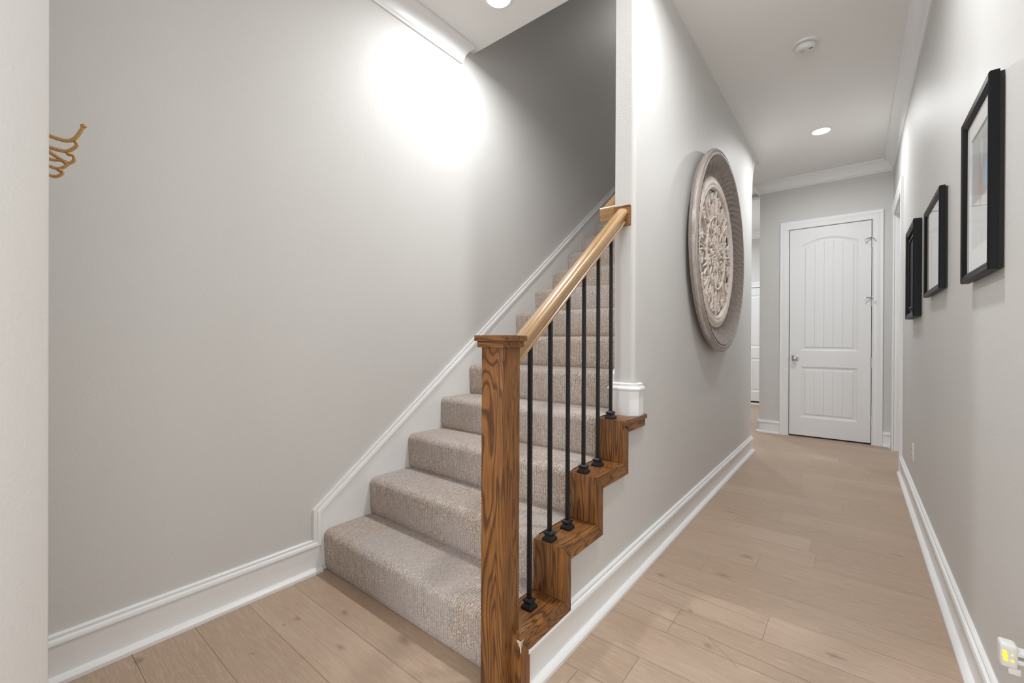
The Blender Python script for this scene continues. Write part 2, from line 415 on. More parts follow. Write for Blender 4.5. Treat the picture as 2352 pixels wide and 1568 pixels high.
# space off the hall to the left: back wall with a door, left wall, stair underside
bm = NB()
box(bm, -3.4, -1.75, 8.6, 8.72, 0, H); box(bm, -.95, 1, 8.6, 8.72, 0, H); box(bm, -1.75, -.95, 8.6, 8.72, 2.06, H); box(bm, -1.8, -.9, 8.73, 8.8, 0, 2.2)
struct('wall_back', bm, WALL)
bm = NB(); box(bm, -3.52, -3.4, 4.8, 8.7, 0, H); box(bm, -3.52, XL-.12, 4.80, 4.92, 0, H); box(bm, XL, XS-.03, 4.80, 4.92, 0, 2.3); struct('wall_side', bm, WALL)
# side room right of the hall
bm = NB(); box(bm, 3.0, 3.1, 3.6, 7.2, 0, H); box(bm, XR+.12, 3.1, 3.5, 3.6, 0, H); box(bm, XR+.12, 3.1, 7.2, 7.3, 0, H); struct('wall_room', bm, WALL)
bm = NB(); box(bm, XR+.12, 3.1, 1.36, 1.48, 0, H); box(bm, 3.0, 3.12, -3.2, 1.36, 0, H); box(bm, .5, 3.1, -3.2, -3.1, 0, H); struct('wall_parlor', bm, WALL)
# entry end behind the camera with an opening added to let sky light in
bm = NB(); box(bm, -1.4, -1.15, -3.2, -3.1, 0, H); box(bm, .25, .5, -3.2, -3.1, 0, H); box(bm, -1.15, .25, -3.2, -3.1, 2.75, H); box(bm, -1.15, .25, -3.2, -3.1, 0, .25)
struct('wall_front', bm, WALL)
# ceilings
bm = NB()
box(bm, XL-.12, XS, -.03, 2.11, H, H+.30, .006)
box(bm, XS, XR+.12, -3.2, 4.93, H, H+.1); box(bm, XR+.12, 3.1, -3.2, 1.48, H, H+.1); box(bm, -1.4, XS, -3.2, -.03, H, H+.1)
box(bm, XS, XR+.12, 4.93, 8.7, H, H+.1); box(bm, -3.5, XS, 4.93, 6.6, H, H+.1); box(bm, -3.5, XS, 6.6, 8.7, H, H+.1); box(bm, XR+.12, 3.1, 3.5, 7.3, H, H+.1)
struct('ceiling', bm, CEIL)
bm = NB(); box(bm, XL-.12, XH, 2.0, 2.11, H+.30, BZ); box(bm, XL-.12, XH, 6.4, 6.52, 3.0, BZ); box(bm, XL-.12, XH, 2.0, 6.6, BZ, BZ+.1)
struct('wall_shaft', bm, WALL)

# ------------------------------------------------------------------ baseboards and crown
BASE = [(0, 0), (.036, 0), (.036, .012), (.031, .019), (.0225, .0235), (.014, .0245), (.014, .119), (.0165, .122), (.0225, .127), (.0225, .133), (.019, .140),
        (.012, .1425), (.0115, .1465), (.0125, .149), (.0125, .153), (.009, .156), (0, .157)]
bm = NB(); sweep(bm, [(XL, .092), (XL, 1.0145)], BASE, 1)
for v in bm.verts:
    if v.co.y > 1.0: v.co.y = 1.0145+max(0, .157-v.co.z) if v.co.z > .1185 else (1.056 if v.co.x < XL+.0145 else 1.05)
struct('baseboard_left', bm, TRIM, 30)
bm = NB(); sweep(bm, [(XH, ry(1)+.02), (XH, 4.93-.012), (XH-.012, 4.93), (-3.4, 4.93)], BASE, 1); struct('baseboard_hall', bm, TRIM, 30)
bm = NB(); sweep(bm, [(XR, 4.86), (XR, 1.36)], BASE, 1); struct('baseboard_right', bm, TRIM, 30)
bm = NB()
sweep(bm, [(-.699, YF), (-.902, YF), (-.914, YF+.012), (-.914, 8.6)], BASE, -1)
struct('baseboard_far', bm, TRIM, 30)
bm = NB(); sweep(bm, [(.242, YF), (XR, YF), (XR, 5.962)], BASE, 1); struct('baseboard_corner', bm, TRIM, 30)
CROWN = [(0, 0), (.010, 0), (.013, .004), (.013, .012), (.010, .015), (.016, .019), (.020, .026), (.024, .042), (.034, .062), (.048, .079), (.062, .089), (.064, .094),
         (.070, .096), (.074, .103), (.082, .105), (.082, .122), (0, .122)]
CR2 = [(d*.8, h) for d, h in CROWN]
bm = NB(); sweep(bm, [(XL, .092), (XL, 1.99), (XL-.11, 1.99)], CR2, 1, H-.122); struct('trim_1', bm, TRIM, 30)
bm = NB(); sweep(bm, [(-.914, 8.6), (-.914, YF), (XR, YF), (XR, 1.36)], CROWN, 1, H-.122); struct('trim_2', bm, TRIM, 30)
bm = NB(); sweep(bm, [(-3.4, 8.6), (-.914, 8.6)], CROWN, 1, H-.122); struct('trim_3', bm, TRIM, 30)
# casing profile helper: three mitred boards round an opening in a wall; f maps (u,out,z) to world
CAS = [(0, 0), (.0, .013), (.010, .016), (.014, .012), (.060, .016), (.066, .020), (.088, .022), (.092, .018), (.092, 0)]   # (away from opening, out)
def casing(bm, u0, u1, zt, f):
    a = CAS; rows = []
    for (u, z, du, dz) in ((u0, 0, -1, 0), (u0, zt, -1, 1), (u1, zt, 1, 1), (u1, 0, 1, 0)):
        rows.append([bm.verts.new(f(u+du*w_, o_, z+dz*w_)) for w_, o_ in a])
    for i in range(3):
        for j in range(len(a)): bm.faces.new((rows[i][j], rows[i][(j+1) % len(a)], rows[i+1][(j+1) % len(a)], rows[i+1][j]))
    bm.faces.new(rows[0]); bm.faces.new(rows[-1][::-1])
bm = NB(); casing(bm, 4.955, 5.865, 2.415, lambda u, o_, z: (XR-o_, u, z))
box(bm, XR-.002, XR+.125, 4.94, 4.955, 0, 2.43); box(bm, XR-.002, XR+.125, 5.865, 5.88, 0, 2.43); box(bm, XR-.002, XR+.125, 4.94, 5.88, 2.415, 2.43)
box(bm, XR+.05, XR+.09, 5.853, 5.866, 0, 2.40); box(bm, XR+.05, XR+.09, 4.954, 4.967, 0, 2.40)
struct('trim_4', bm, TRIM, 30)

# ------------------------------------------------------------------ doors
def door(name, x0, x1, y, zt, hinge_z, with_hw=True, zb=.016):
    """two-panel plank door in a wall facing -y; slab face at y"""
    root = bpy.data.objects.new(name, None); COL.objects.link(root); root.location = ((x0+x1)/2, y, 0); root['kind'] = 'structure'
    W = x1-x0; st = .112*W/.749; yf = y+.004
    bm = NB()
    g = .003
    xa, xb = x0+g, x1-g; pa, pb = x0+st, x1-st
    z1, z2, z3 = .225, .822, 1.003                      # lower panel bottom/top, upper panel bottom
    sp, ap = zt-.20, zt-.125                             # spring and crown of the arch
    zt_ = zt-.004
    n = 14
    def archz(x, dz=0., lo=pa, hi=pb): 
        t = (x-(lo+hi)/2)/((hi-lo)/2); return sp+dz+(ap-sp)*(1-t*t)
    def face(pts): bm.faces.new([bm.verts.new((px, yf+d, pz)) for px, pz, d in pts])
    F_ = lambda l: face([(a, b, 0) for a, b in l])
    F_([(xa, zb), (pa, zb), (pa, zt_), (xa, zt_)]); F_([(pb, zb), (xb, zb), (xb, zt_), (pb, zt_)])
    F_([(pa, zb), (pb, zb), (pb, z1), (pa, z1)]); F_([(pa, z2), (pb, z2), (pb, z3), (pa, z3)])
    at = [(pa+(pb-pa)*i/n) for i in range(n+1)]
    F_([(x, archz(x)) for x in at] + [(pb, zt_), (pa, zt_)])
    def panel(zlo, top):
        steps = [(0, 0), (.006, .002), (.014, .007), (.026, .010), (.034, .010), (.048, .004)]
        loops = []
        for ins, d in steps:
            lo, hi = pa+ins, pb-ins
            xs = [lo+(hi-lo)*i/n for i in range(n+1)]
            loops.append([bm.verts.new(q) for q in [(lo, yf+d, zlo+ins), (hi, yf+d, zlo+ins)] + [(x, yf+d, top(x, ins, lo, hi)) for x in xs[::-1]]])
        for A, B in zip(loops[:-1], loops[1:]):
            for i in range(len(A)): bm.faces.new((A[i], A[(i+1) % len(A)], B[(i+1) % len(A)], B[i]))
        ins, d = steps[-1]; lo, hi = pa+ins, pb-ins
        k = 5; gw = .0035
        for q in range(k):
            u0 = lo+(hi-lo)*q/k + (gw if q else 0); u1 = lo+(hi-lo)*(q+1)/k - (gw if q < k-1 else 0)
            us = [u0+(u1-u0)*i/4 for i in range(5)]
            face([(u0, zlo+ins, d), (u1, zlo+ins, d)] + [(x, top(x, ins, lo, hi), d) for x in us[::-1]])
            if q < k-1:
                c_ = u1+gw
                t1 = top(c_, ins, lo, hi)
                face([(u1, zlo+ins, d), (c_, zlo+ins, d+.004), (c_, t1, d+.004), (u1, t1, d)])
                face([(c_, zlo+ins, d+.004), (c_+gw, zlo+ins, d), (c_+gw, t1, d), (c_, t1, d+.004)])
    panel(z1, lambda x, ins, lo, hi: z2-ins)
    panel(z3, lambda x, ins, lo, hi: archz(x, -ins, lo, hi))
    box(bm, xa, xb, yf+.015, yf+.04, zb, zt_)
    for (a, b) in (((xa, zb), (xa, zt_)), ((xb, zb), (xb, zt_)), ((xa, zt_), (xb, zt_)), ((xa, zb), (xb, zb))):
        bm.faces.new([bm.verts.new(q) for q in ((a[0], yf, a[1]), (b[0], yf, b[1]), (b[0], yf+.02, b[1]), (a[0], yf+.02, a[1]))])
    bmesh.ops.remove_doubles(bm, verts=bm.verts[:], dist=.00005)
    obj('door_slab', bm, DOORW, root, 0)
    bm = NB(); casing(bm, x0-.004, x1+.004, zt+.003, lambda u, o_, z: (u, y-o_, z))
    box(bm, x0-.02, x0-.001, y-.0, y+.1, 0, zt+.015); box(bm, x1+.001, x1+.02, y, y+.1, 0, zt+.015); box(bm, x0-.02, x1+.02, y, y+.1, zt, zt+.015)
    obj('casing', bm, TRIM, root, 30)
    bm = NB(); box(bm, x0, x1, y+.045, y+.10, 0.001, zb+.002); obj('door_gap_shade', bm, DARK, root)  # dark block standing in for the shade under the door
    if with_hw:
        kx, kz = x0+.058, .918
        bm = NB(); box(bm, kx-.032, kx+.032, yf-.008, yf, kz-.032, kz+.032, .002); lathe(bm, [(.011, 0), (.011, .022)], (kx, yf-.008, kz), 'y', 20, -1)
        hd = obj('handle', bm, NICKEL, root)
        bm = NB(); lathe(bm, [(.010, .018), (.020, .024), (.027, .034), (.028, .044), (.023, .052), (.010, .055)], (kx, yf-.008, kz), 'y', 28, -1); obj('knob', bm, NICKEL, hd)
        bm = NB(); box(bm, x0-.008, x0+.001, yf-.003, yf+.01, kz-.028, kz+.028, .001); obj('strike_plate', bm, NICKEL, root)
        for i, hz in enumerate(hinge_z):
            bm = NB()
            lathe(bm, [(.0062, -.050), (.0062, .050)], (x1+.001, yf-.005, hz), 'z', 14)
            for tz in (-.055, .053): sphere(bm, (x1+.001, yf-.005, hz+tz), .0072, 10, 6)
            box(bm, x1-.004, x1+.012, yf-.003, yf+.001, hz-.045, hz+.045)
            hg = obj('hinge', bm, NICKEL, root)
            if i < 2:                                    # the two upper hinges carry hinge-pin door stops
                bm = NB()
                a = Vector((x1+.001, yf-.006, hz+.04 if i else hz+.046))
                e1 = a+Vector((-.058, -.030, -.018 if i == 0 else .002)); e2 = a+Vector((.022, -.032, -.022))
                tube(bm, [a, (a+e1)/2+Vector((0, -.006, .004)), e1], [.006, .0048, .004], 8)
                lathe(bm, [(.009, 0), (.009, .012)], e1, 'y', 12, -1)
                tube(bm, [a, e2], .0045, 8); lathe(bm, [(.008, 0), (.008, .01)], e2, 'y', 12, -1)
                obj('door_stop', bm, NICKEL, hg)
    return root
door('door_1', -.604, .145, YF, 2.432, (2.19, 1.545, .885, .24))
d2 = door('door_2', -1.75, -.95, 8.6, 2.06, (), False, .06)
bm = NB(); box(bm, -1.75, -.95, 8.56, 8.66, 0, .03, .004); obj('threshold', bm, TRIM, d2)

# ------------------------------------------------------------------ staircase
stair = thing('staircase', 'straight flight of stairs with taupe ribbed carpet, oak-edged treads and white skirt', 'staircase', (-1.45, Y0, 0))
# skirt board on the left wall with its moulding
SL = RISE/RUN
def skz(y): return .298+SL*(y-1.0145)
bm = NB()
ye = 5.4
prism(bm, [(1.0145, 0), (1.0145, skz(1.0145)), (ye, skz(ye)), (ye, skz(ye)-.6), (1.6, 0)], 'x', XL, XL+.0145)
obj('skirt_board', bm, TRIM, stair)
bm = NB()
CAP = [(0, 0), (.0165, -.001), (.0225, .004), (.0225, .011), (.019, .019), (.012, .0215), (.0115, .025), (.0125, .028), (.0125, .033), (.009, .036), (0, .037)]  # (out, up) measured across
cs = cos(math.atan(SL)); sn = sin(math.atan(SL))
th = math.atan(SL); kink = Vector((1.0145, skz(1.0145)))
# along: baseboard top (from its cap) -> up the kick -> along the rake; cap sits inside the outline (below/left edge is outer)
lo = Vector((1.0145, .157))
rows = []
nv, nr = Vector((-1, 0)), Vector((-sn, cs))
o_mid = (nv+nr)/(1+nv.dot(nr)); o_lo = Vector((-1, 1))
for P_, o_ in ((lo, o_lo), (kink, o_mid), (Vector((ye, skz(ye))), nr)):
    rows.append([bm.verts.new((XL+d, P_.x+o_.x*(h-.037), P_.y+o_.y*(h-.037))) for d, h in CAP])
for i in range(2):
    for j in range(len(CAP)): bm.faces.new((rows[i][j], rows[i][(j+1) % len(CAP)], rows[i+1][(j+1) % len(CAP)], rows[i+1][j]))
bm.faces.new(rows[0]); bm.faces.new(rows[-1])
obj('skirt_moulding', bm, TRIM, stair, 30)
# carpet: one run of waterfall carpet, rounded nosings
def carpet_profile(k0, k1):
    pts = []; r = .034
    for k in range(k0, k1+1):
        y, z0, z1 = ry(k), (k-1)*RISE, k*RISE
        yb, zb_ = y, z0+.004
        pts.append((yb+.006, z0+.001 if k == k0 else z0+.004)); pts.append((yb-.002, z0+.016))
        for s_ in (.25, .45, .65): pts.append((y-.004-.006*s_, z0+(z1-r-z0)*s_))
        for i in range(8):
            a = radians(180-90*i/7)
            pts.append((y-.011+r+r*cos(a), z1-r+.006+r*sin(a)))
        for s_ in (.3, .55, .8): pts.append((y+.02+(RUN-.03)*s_, z1+.006-.002*s_))
        pts.append((y+RUN-.006, z1+.0035))
    return pts
bm = NB()
pr = carpet_profile(1, NST)
nx = 24
def cx_edge(y): return -.932 if y < YW-.06 else -.938
rows = []
for (y, z) in pr:
    xe = cx_edge(y); row = []
    for i in range(nx+1):
        t = i/nx; x = XL+.0165+(xe-(XL+.0165))*t
        e = 0.0
        if i in (0, nx): e = .004                        # turned-down selvage at both sides
        row.append(bm.verts.new((x, y+e, z-e)))
    rows.append(row)
for a, b in zip(rows[:-1], rows[1:]):
    for i in range(nx): bm.faces.new((a[i], a[i+1], b[i+1], b[i]))
obj('carpet', bm, CARPET, stair, 60)
# solid body under the carpet
bm = NB(); pts = [(ry(1)+.012, 0)]
for k in range(1, NST+1): pts += [(ry(k)+.012, k*RISE-.004), (ry(k+1)+.012, k*RISE-.004)]
pts += [(6.4, NST*RISE-.004), (6.4, NST*RISE-.2), (ry(NST)+.1, NST*RISE-.2), (ry(4), 0)]
prism(bm, pts, 'x', XL+.016, XS-.016); obj('carcass', bm, DARK, stair)
# skirt on the stair side of the hall wall
bm = NB(); yb_ = YW-.02
prism(bm, [(YW, 4*RISE-.0), (YW, skz(YW)-.155+.10), (ye, skz(ye)), (ye, skz(ye)-.6), (2.6, 4*RISE)], 'x', XS-.016, XS); obj('skirt_board', bm, TRIM, stair)
XT = -.795                                               # outer face of the oak trims
for k in range(1, 5):
    y0, y1, z0, z1 = ry(k), ry(k+1), (k-1)*RISE, k*RISE
    bm = NB(); box(bm, -.93, XH-.0005, y0-.02, y0, z0, z1-.0005, .0012); obj('riser_board', bm, OAKZ, stair)
    bm = NB(); box(bm, -.93, XH-.0005, y0+.0005, (y1-.0205 if k < 4 else 2.03), z1-.02, z1, .0012); obj('tread_cap', bm, OAKY, stair)
    t = .047; d = .055; a0 = y0-.02; a1 = y1-.02
    bm = NB()
    zl = z0-d if k > 1 else 0.
    prism(bm, [(a0, z0 if k > 1 else 0.), (a0, z1), (a0+t, z1-d), (a0+t, zl)], 'x', XH, XT, .001); obj('upright_trim', bm, OAKZ, stair)
    bm = NB()
    if k < 4: prism(bm, [(a0+.0004, z1), (a1-.0004, z1), (a1+t-.0004, z1-d), (a0+t+.0004, z1-d)], 'x', XH, XT, .001)
    else:
        prism(bm, [(a0+.0004, z1-.021), (2.045, z1-.021), (2.045, z1-d), (a0+t+.0004, z1-d)], 'x', XH, XT, .001)
        box(bm, XH, XT+.003, a0+.0004, 2.062, z1-.0205, z1, .001)
    obj('side_trim', bm, OAKY, stair)
# worn chip on the lowest trim corner
bm = NB()
prism(bm, [(1.0494, .187), (1.0496, .172), (1.052, .166), (1.0535, .172), (1.057, .176), (1.059, .182), (1.064, .184), (1.066, .1872)], 'x', XT-.001, XT+.0005)
prism(bm, [(-.812, .187), (-.809, .178), (-.806, .180), (-.803, .170), (-.800, .168), (-.798, .155), (-.7945, .150), (-.7945, .187)], 'y', 1.0494, 1.0507)
obj('chipped_corner', bm, mat('bare_wood', (.62, .52, .43), .8), stair, label='bare pale chip at the corner of the lowest oak trim')
# little wrapped base block where the hall wall lands on the fourth tread
bm = NB(); zz = 4*RISE
B2 = [(0, 0), (.0185, 0), (.0185, .117), (.021, .119), (.0285, .124), (.0285, .130), (.024, .137), (.015, .140), (.0145, .144), (.0155, .147), (.0155, .151), (.011, .1545), (0, .1555)]
B2 = [(d*.9, h) for d, h in B2]
sweep(bm, [(XS, 2.03), (XS, YW), (XH-.022, YW), (XH, YW+.022), (XH, 2.028)], B2, 1, zz); 
struct('baseboard_block', bm, TRIM, 30)

# ------------------------------------------------------------------ railing
XN, YN = -.876, 1.045
rail = thing('stair_railing', 'oak newel post with sloping oak handrail and black iron balusters', 'railing', (XN, YN, 0))
bm = NB(); box(bm, XN-.043, XN+.043, YN-.043, YN+.043, 0, 1.09, .0015); npost = obj('newel_post', bm, OAKZ, rail)
bm = NB(); box(bm, XN-.053, XN+.053, YN-.053, YN+.053, 1.0885, 1.1085, .001); box(bm, XN-.060, XN+.060, YN-.060, YN+.060, 1.108, 1.126, .0015)
obj('post_cap', bm, OAKX, npost)
def zlow(y): return 1.03+.772*(y-1.112)
RP = [(-.017, 0), (.017, 0), (.020, .003), (.020, .011), (.0165, .015), (.0175, .020), (.022, .026), (.0255, .036), (.0265, .046), (.0285, .050), (.0295, .056), (.0275, .064), (.022, .071), (.014, .0755), (.005, .077),
      (-.005, .077), (-.014, .0755), (-.022, .071), (-.0275, .064), (-.0295, .056), (-.0285, .050), (-.0265, .046), (-.0255, .036), (-.022, .026), (-.0175, .020), (-.0165, .015), (-.020, .011), (-.020, .003)]
def railmesh(bm, xc, ya, yb, n=2):
    rows = []
    for i in range(n):
        y = ya+(yb-ya)*i/(n-1); rows.append([bm.verts.new((xc+a, y, zlow(y)+b)) for a, b in RP])
    for A, B in zip(rows[:-1], rows[1:]):
        for j in range(len(RP)): bm.faces.new((A[j], A[(j+1) % len(RP)], B[(j+1) % len(RP)], B[j]))
    bm.faces.new(rows[0]); bm.faces.new(rows[-1])
bm = NB(); railmesh(bm, -.874, YN+.043, 1.938); obj('handrail', bm, RAIL, rail, 40)
bm = NB(); box(bm, -.914, -.833, 1.936, YW-.0005, 1.66, 1.757, .003); obj('wall_plate', bm, OAKX, rail, label='dark oak plate on the wall end')
for i in range(6):
    y = 1.200+.1255*i; k = (1, 2, 2, 3, 3, 4)[i]; z = k*RISE
    bm = NB(); hw = .0066; box(bm, -.874-hw, -.874+hw, y-hw, y+hw, z+.02, zlow(y)+.004, .0012); b_ = obj('baluster', bm, IRON, rail)
    bm = NB()
    pr_ = [(.0205, 0), (.0205, .008), (.0185, .011), (.0135, .017), (.0135, .021), (.0165, .0255), (.0165, .030), (.010, .0345)]
    rows = [[bm.verts.new((-.874+sx*r, y+sy*r, z+.0003+h)) for sx, sy in ((-1, -1), (1, -1), (1, 1), (-1, 1))] for r, h in pr_]
    for A, B in zip(rows[:-1], rows[1:]):
        for j in range(4): bm.faces.new((A[j], A[(j+1) % 4], B[(j+1) % 4], B[j]))
    bm.faces.new(rows[0]); bm.faces.new(rows[-1])
    obj('base_shoe', bm, IRON, b_, 20)
# second handrail, on the stair side of the hall wall
r2 = thing('wall_handrail', 'oak handrail beginning on the stair side of the wall behind the carpeted steps', 'handrail', (-.975, 1.99, 1.68))
bm = NB(); railmesh(bm, -.982, 1.992, 5.0)
rows = []
for x in (-1.003, XS): rows.append([bm.verts.new((x, 1.992+a, zlow(1.992)-.002+b)) for a, b in RP])
for j in range(len(RP)): bm.faces.new((rows[0][j], rows[0][(j+1) % len(RP)], rows[1][(j+1) % len(RP)], rows[1][j]))
bm.faces.new(rows[0]); bm.faces.new(rows[1])
obj('handrail', bm, RAIL, r2, 40)
for y in (2.5, 3.6):
    bm = NB(); tube(bm, [(XS, y, zlow(y)-.05), (XS-.05, y, zlow(y)-.055), (-.982, y, zlow(y)+.002)], .007, 8); lathe(bm, [(.03, 0), (.028, .008)], (XS, y, zlow(y)-.05), 'x', 20, -1)
    obj('bracket', bm, NICKEL, r2)

# ------------------------------------------------------------------ carved wall medallion
MY, MZ = 3.39, 1.75
med = thing('wall_medallion', 'large round carved medallion with pale scrollwork and grey fluted rim on hall wall', 'wall decor', (XH, MY, MZ))
X0 = XH
bm = NB()
lathe(bm, [(.664, .046), (.704, .047), (.715, .052), (.717, .060), (.714, .070), (.709, .076), (.701, .079), (.695, .075), (.688, .080), (.680, .081), (.675, .077), (.670, .079), (.666, .073), (.663, .066)], (X0, MY, MZ), 'x', 160, 1, False)
obj('rim', bm, RIMW, med, 40)
bm = NB(); NF = 76; seg = NF*8; rows = []
nr_ = 14
for j in range(nr_+1):
    s_ = j/nr_; r = .532+.133*s_
    base = .012+.053*s_**1.7
    row = []
    for i in range(seg):
        a = 2*pi*i/seg; ph = NF*(a + .16*s_*s_)/2
        fl = abs(sin(ph)); dep = .017*fl*(.12+.88*sin(pi*min(1, s_**.8*1.02))**.8)
        fl2 = .0012*sin(NF*2.5*(a+.1*s_*s_))
        row.append(bm.verts.new((X0+base+.004+.012*min(1, s_*2.2)-dep*min(1, .25+s_*2)+fl2, MY+r*cos(a), MZ+r*sin(a))))
    rows.append(row)
for A, B in zip(rows[:-1], rows[1:]):
    for i in range(seg): bm.faces.new((A[i], A[(i+1) % seg], B[(i+1) % seg], B[i]))
obj('fluted_band', bm, WEATH, med, 50)
bm = NB()
lathe(bm, [(.536, .006), (.540, .015), (.538, .023), (.531, .027), (.524, .024), (.518, .029), (.506, .034), (.492, .035), (.482, .031), (.477, .033), (.468, .034), (.460, .029), (.457, .017), (.457, .006)], (X0, MY, MZ), 'x', 120, 1, False)
obj('inner_ring', bm, PALE, med, 40)
# openwork scrolls
bm = NB()
FL = ((1, 0, 0), 1.35)
def pt(r, a, x=.017):
    r *= .978
    return Vector((X0+x, MY+r*sin(a), MZ+r*cos(a)))
def local(r0, a0, du, dv, x=.017):
    r0 *= .978
    # du along the tangent, dv outward from a point on the disc
    c_ = Vector((0, MY+r0*sin(a0), MZ+r0*cos(a0))); o_ = Vector((0, sin(a0), cos(a0))); t_ = Vector((0, cos(a0), -sin(a0)))
    q = c_+o_*dv+t_*du; return Vector((X0+x, q.y, q.z))
def spiral(r0, a0, cu, cv, R0, R1, th0, th1, wd, n=26, x=.017):
    P_ = []; W_ = []
    for i in range(n+1):
        s_ = i/n; R = R0+(R1-R0)*s_; th_ = th0+(th1-th0)*s_
        P_.append(local(r0, a0, cu+R*cos(th_), cv+R*sin(th_), x)); W_.append(wd*(1-.25*s_))
    tube(bm, P_, W_, 8, FL)
    sphere(bm, P_[-1], wd*1.55, 10, 6, (1.15, 1, 1))
NS = 8
def scroll(r0, a0, R, sg, th0, turns, wd):
    # closed ring that curls inwards to a round eye
    spiral(r0, a0, 0, 0, R, R*.30, th0, th0+sg*2*pi*turns, wd, 34)
for k in range(16):
    a = 2*pi*(k+.5)/16; sg = 1 if k % 2 else -1
    scroll(.412, a, .043, sg, (pi if sg > 0 else 0)-sg*.5, 1.45, .0070)
    # feet that tie each scroll to the ring below and to its neighbour
    tube(bm, [local(.330, a, sg*.052, -.055), local(.345, a, sg*.046, -.03), local(.375, a, sg*.050, .0), local(.412, a, sg*.044, .012)], [0.0055, 0.0070, 0.0070, 0.0067], 8, FL)
    tube(bm, [local(.325, a, -sg*.018, -.052), local(.335, a, -sg*.026, -.02), local(.36, a, -sg*.012, .010)], [0.0044, 0.0074, 0.0055], 8, FL)
    sphere(bm, local(.458, a+sg*pi/16*.98, 0, 0), 0.0106, 12, 8); sphere(bm, local(.352, a, sg*.014, .0), 0.0085, 10, 6)
for k in range(NS):
    a = 2*pi*k/NS                                        # palmette and stem on each axis
    tube(bm, [local(.375, a, 0, v_) for v_ in (-.105, -.06, 0, .05, .088)], [0.0074, 0.0059, 0.0055, 0.0063, 0.0081], 8, FL)
    for sg in (-1, 1): tube(bm, [local(.315, a, sg*q*.026, -.030+q*.034) for q in (0, .4, .8, 1.1)], [0.0067, 0.0096, 0.0081, 0.0022], 8, FL)
    b_ = a+pi/NS
    tube(bm, [local(.32, b_, 0, -.05), local(.32, b_, 0, -.01), local(.345, b_, 0, .02)], [0.0074, 0.0059, 0.0030], 8, FL)
rp = [pt(.266, 2*pi*i/72) for i in range(73)]
tube(bm, rp, .0090, 8, FL, False)
for k in range(NS):
    a = 2*pi*(k+.5)/NS; sg = 1 if k % 2 else -1
    scroll(.198, a, .046, sg, -pi/2, 1.4, .0068)
    sphere(bm, local(.198, a+pi/NS, 0, .036), 0.0106, 12, 8); sphere(bm, local(.165, a+pi/NS, 0, 0), 0.0093, 10, 6)
    tube(bm, [local(.198, a+pi/NS, 0, -.03), local(.198, a+pi/NS, 0, .025), local(.198, a+pi/NS, 0, .062)], [0.0052, 0.0063, 0.0074], 8, FL)
    tube(bm, [local(.198, a, 0, .044), local(.198, a, 0, .066)], .007, 8, FL)
    scroll(.108, a+pi/NS, .030, -sg, -pi/2, 1.3, .0062)
    tube(bm, [local(.108, a, 0, .045), local(.108, a, 0, 0), local(.108, a, 0, -.045)], [0.0063, 0.0055, 0.0044], 8, FL)
for k in range(12):
    a = 2*pi*k/12
    tube(bm, [pt(.012, a), pt(.035, a, .020), pt(.06, a+.12, .017), pt(.082, a+.02, .016)], [0.0044, 0.0078, 0.0070, 0.0037], 8, FL)
lathe(bm, [(.020, .008), (.020, .020), (.013, .026), (.003, .028)], (X0, MY, MZ), 'x', 20)
obj('openwork_panel', bm, PALE, med, 50)
# thin back ring that carries the panel
bm = NB(); lathe(bm, [(.455, .001), (.60, .001), (.70, .030), (.708, .050), (.664, .055), (.600, .008), (.545, .002), (.455, .0055)], (X0, MY, MZ), 'x', 96, 1, False); obj('back_board', bm, WEATH, med)

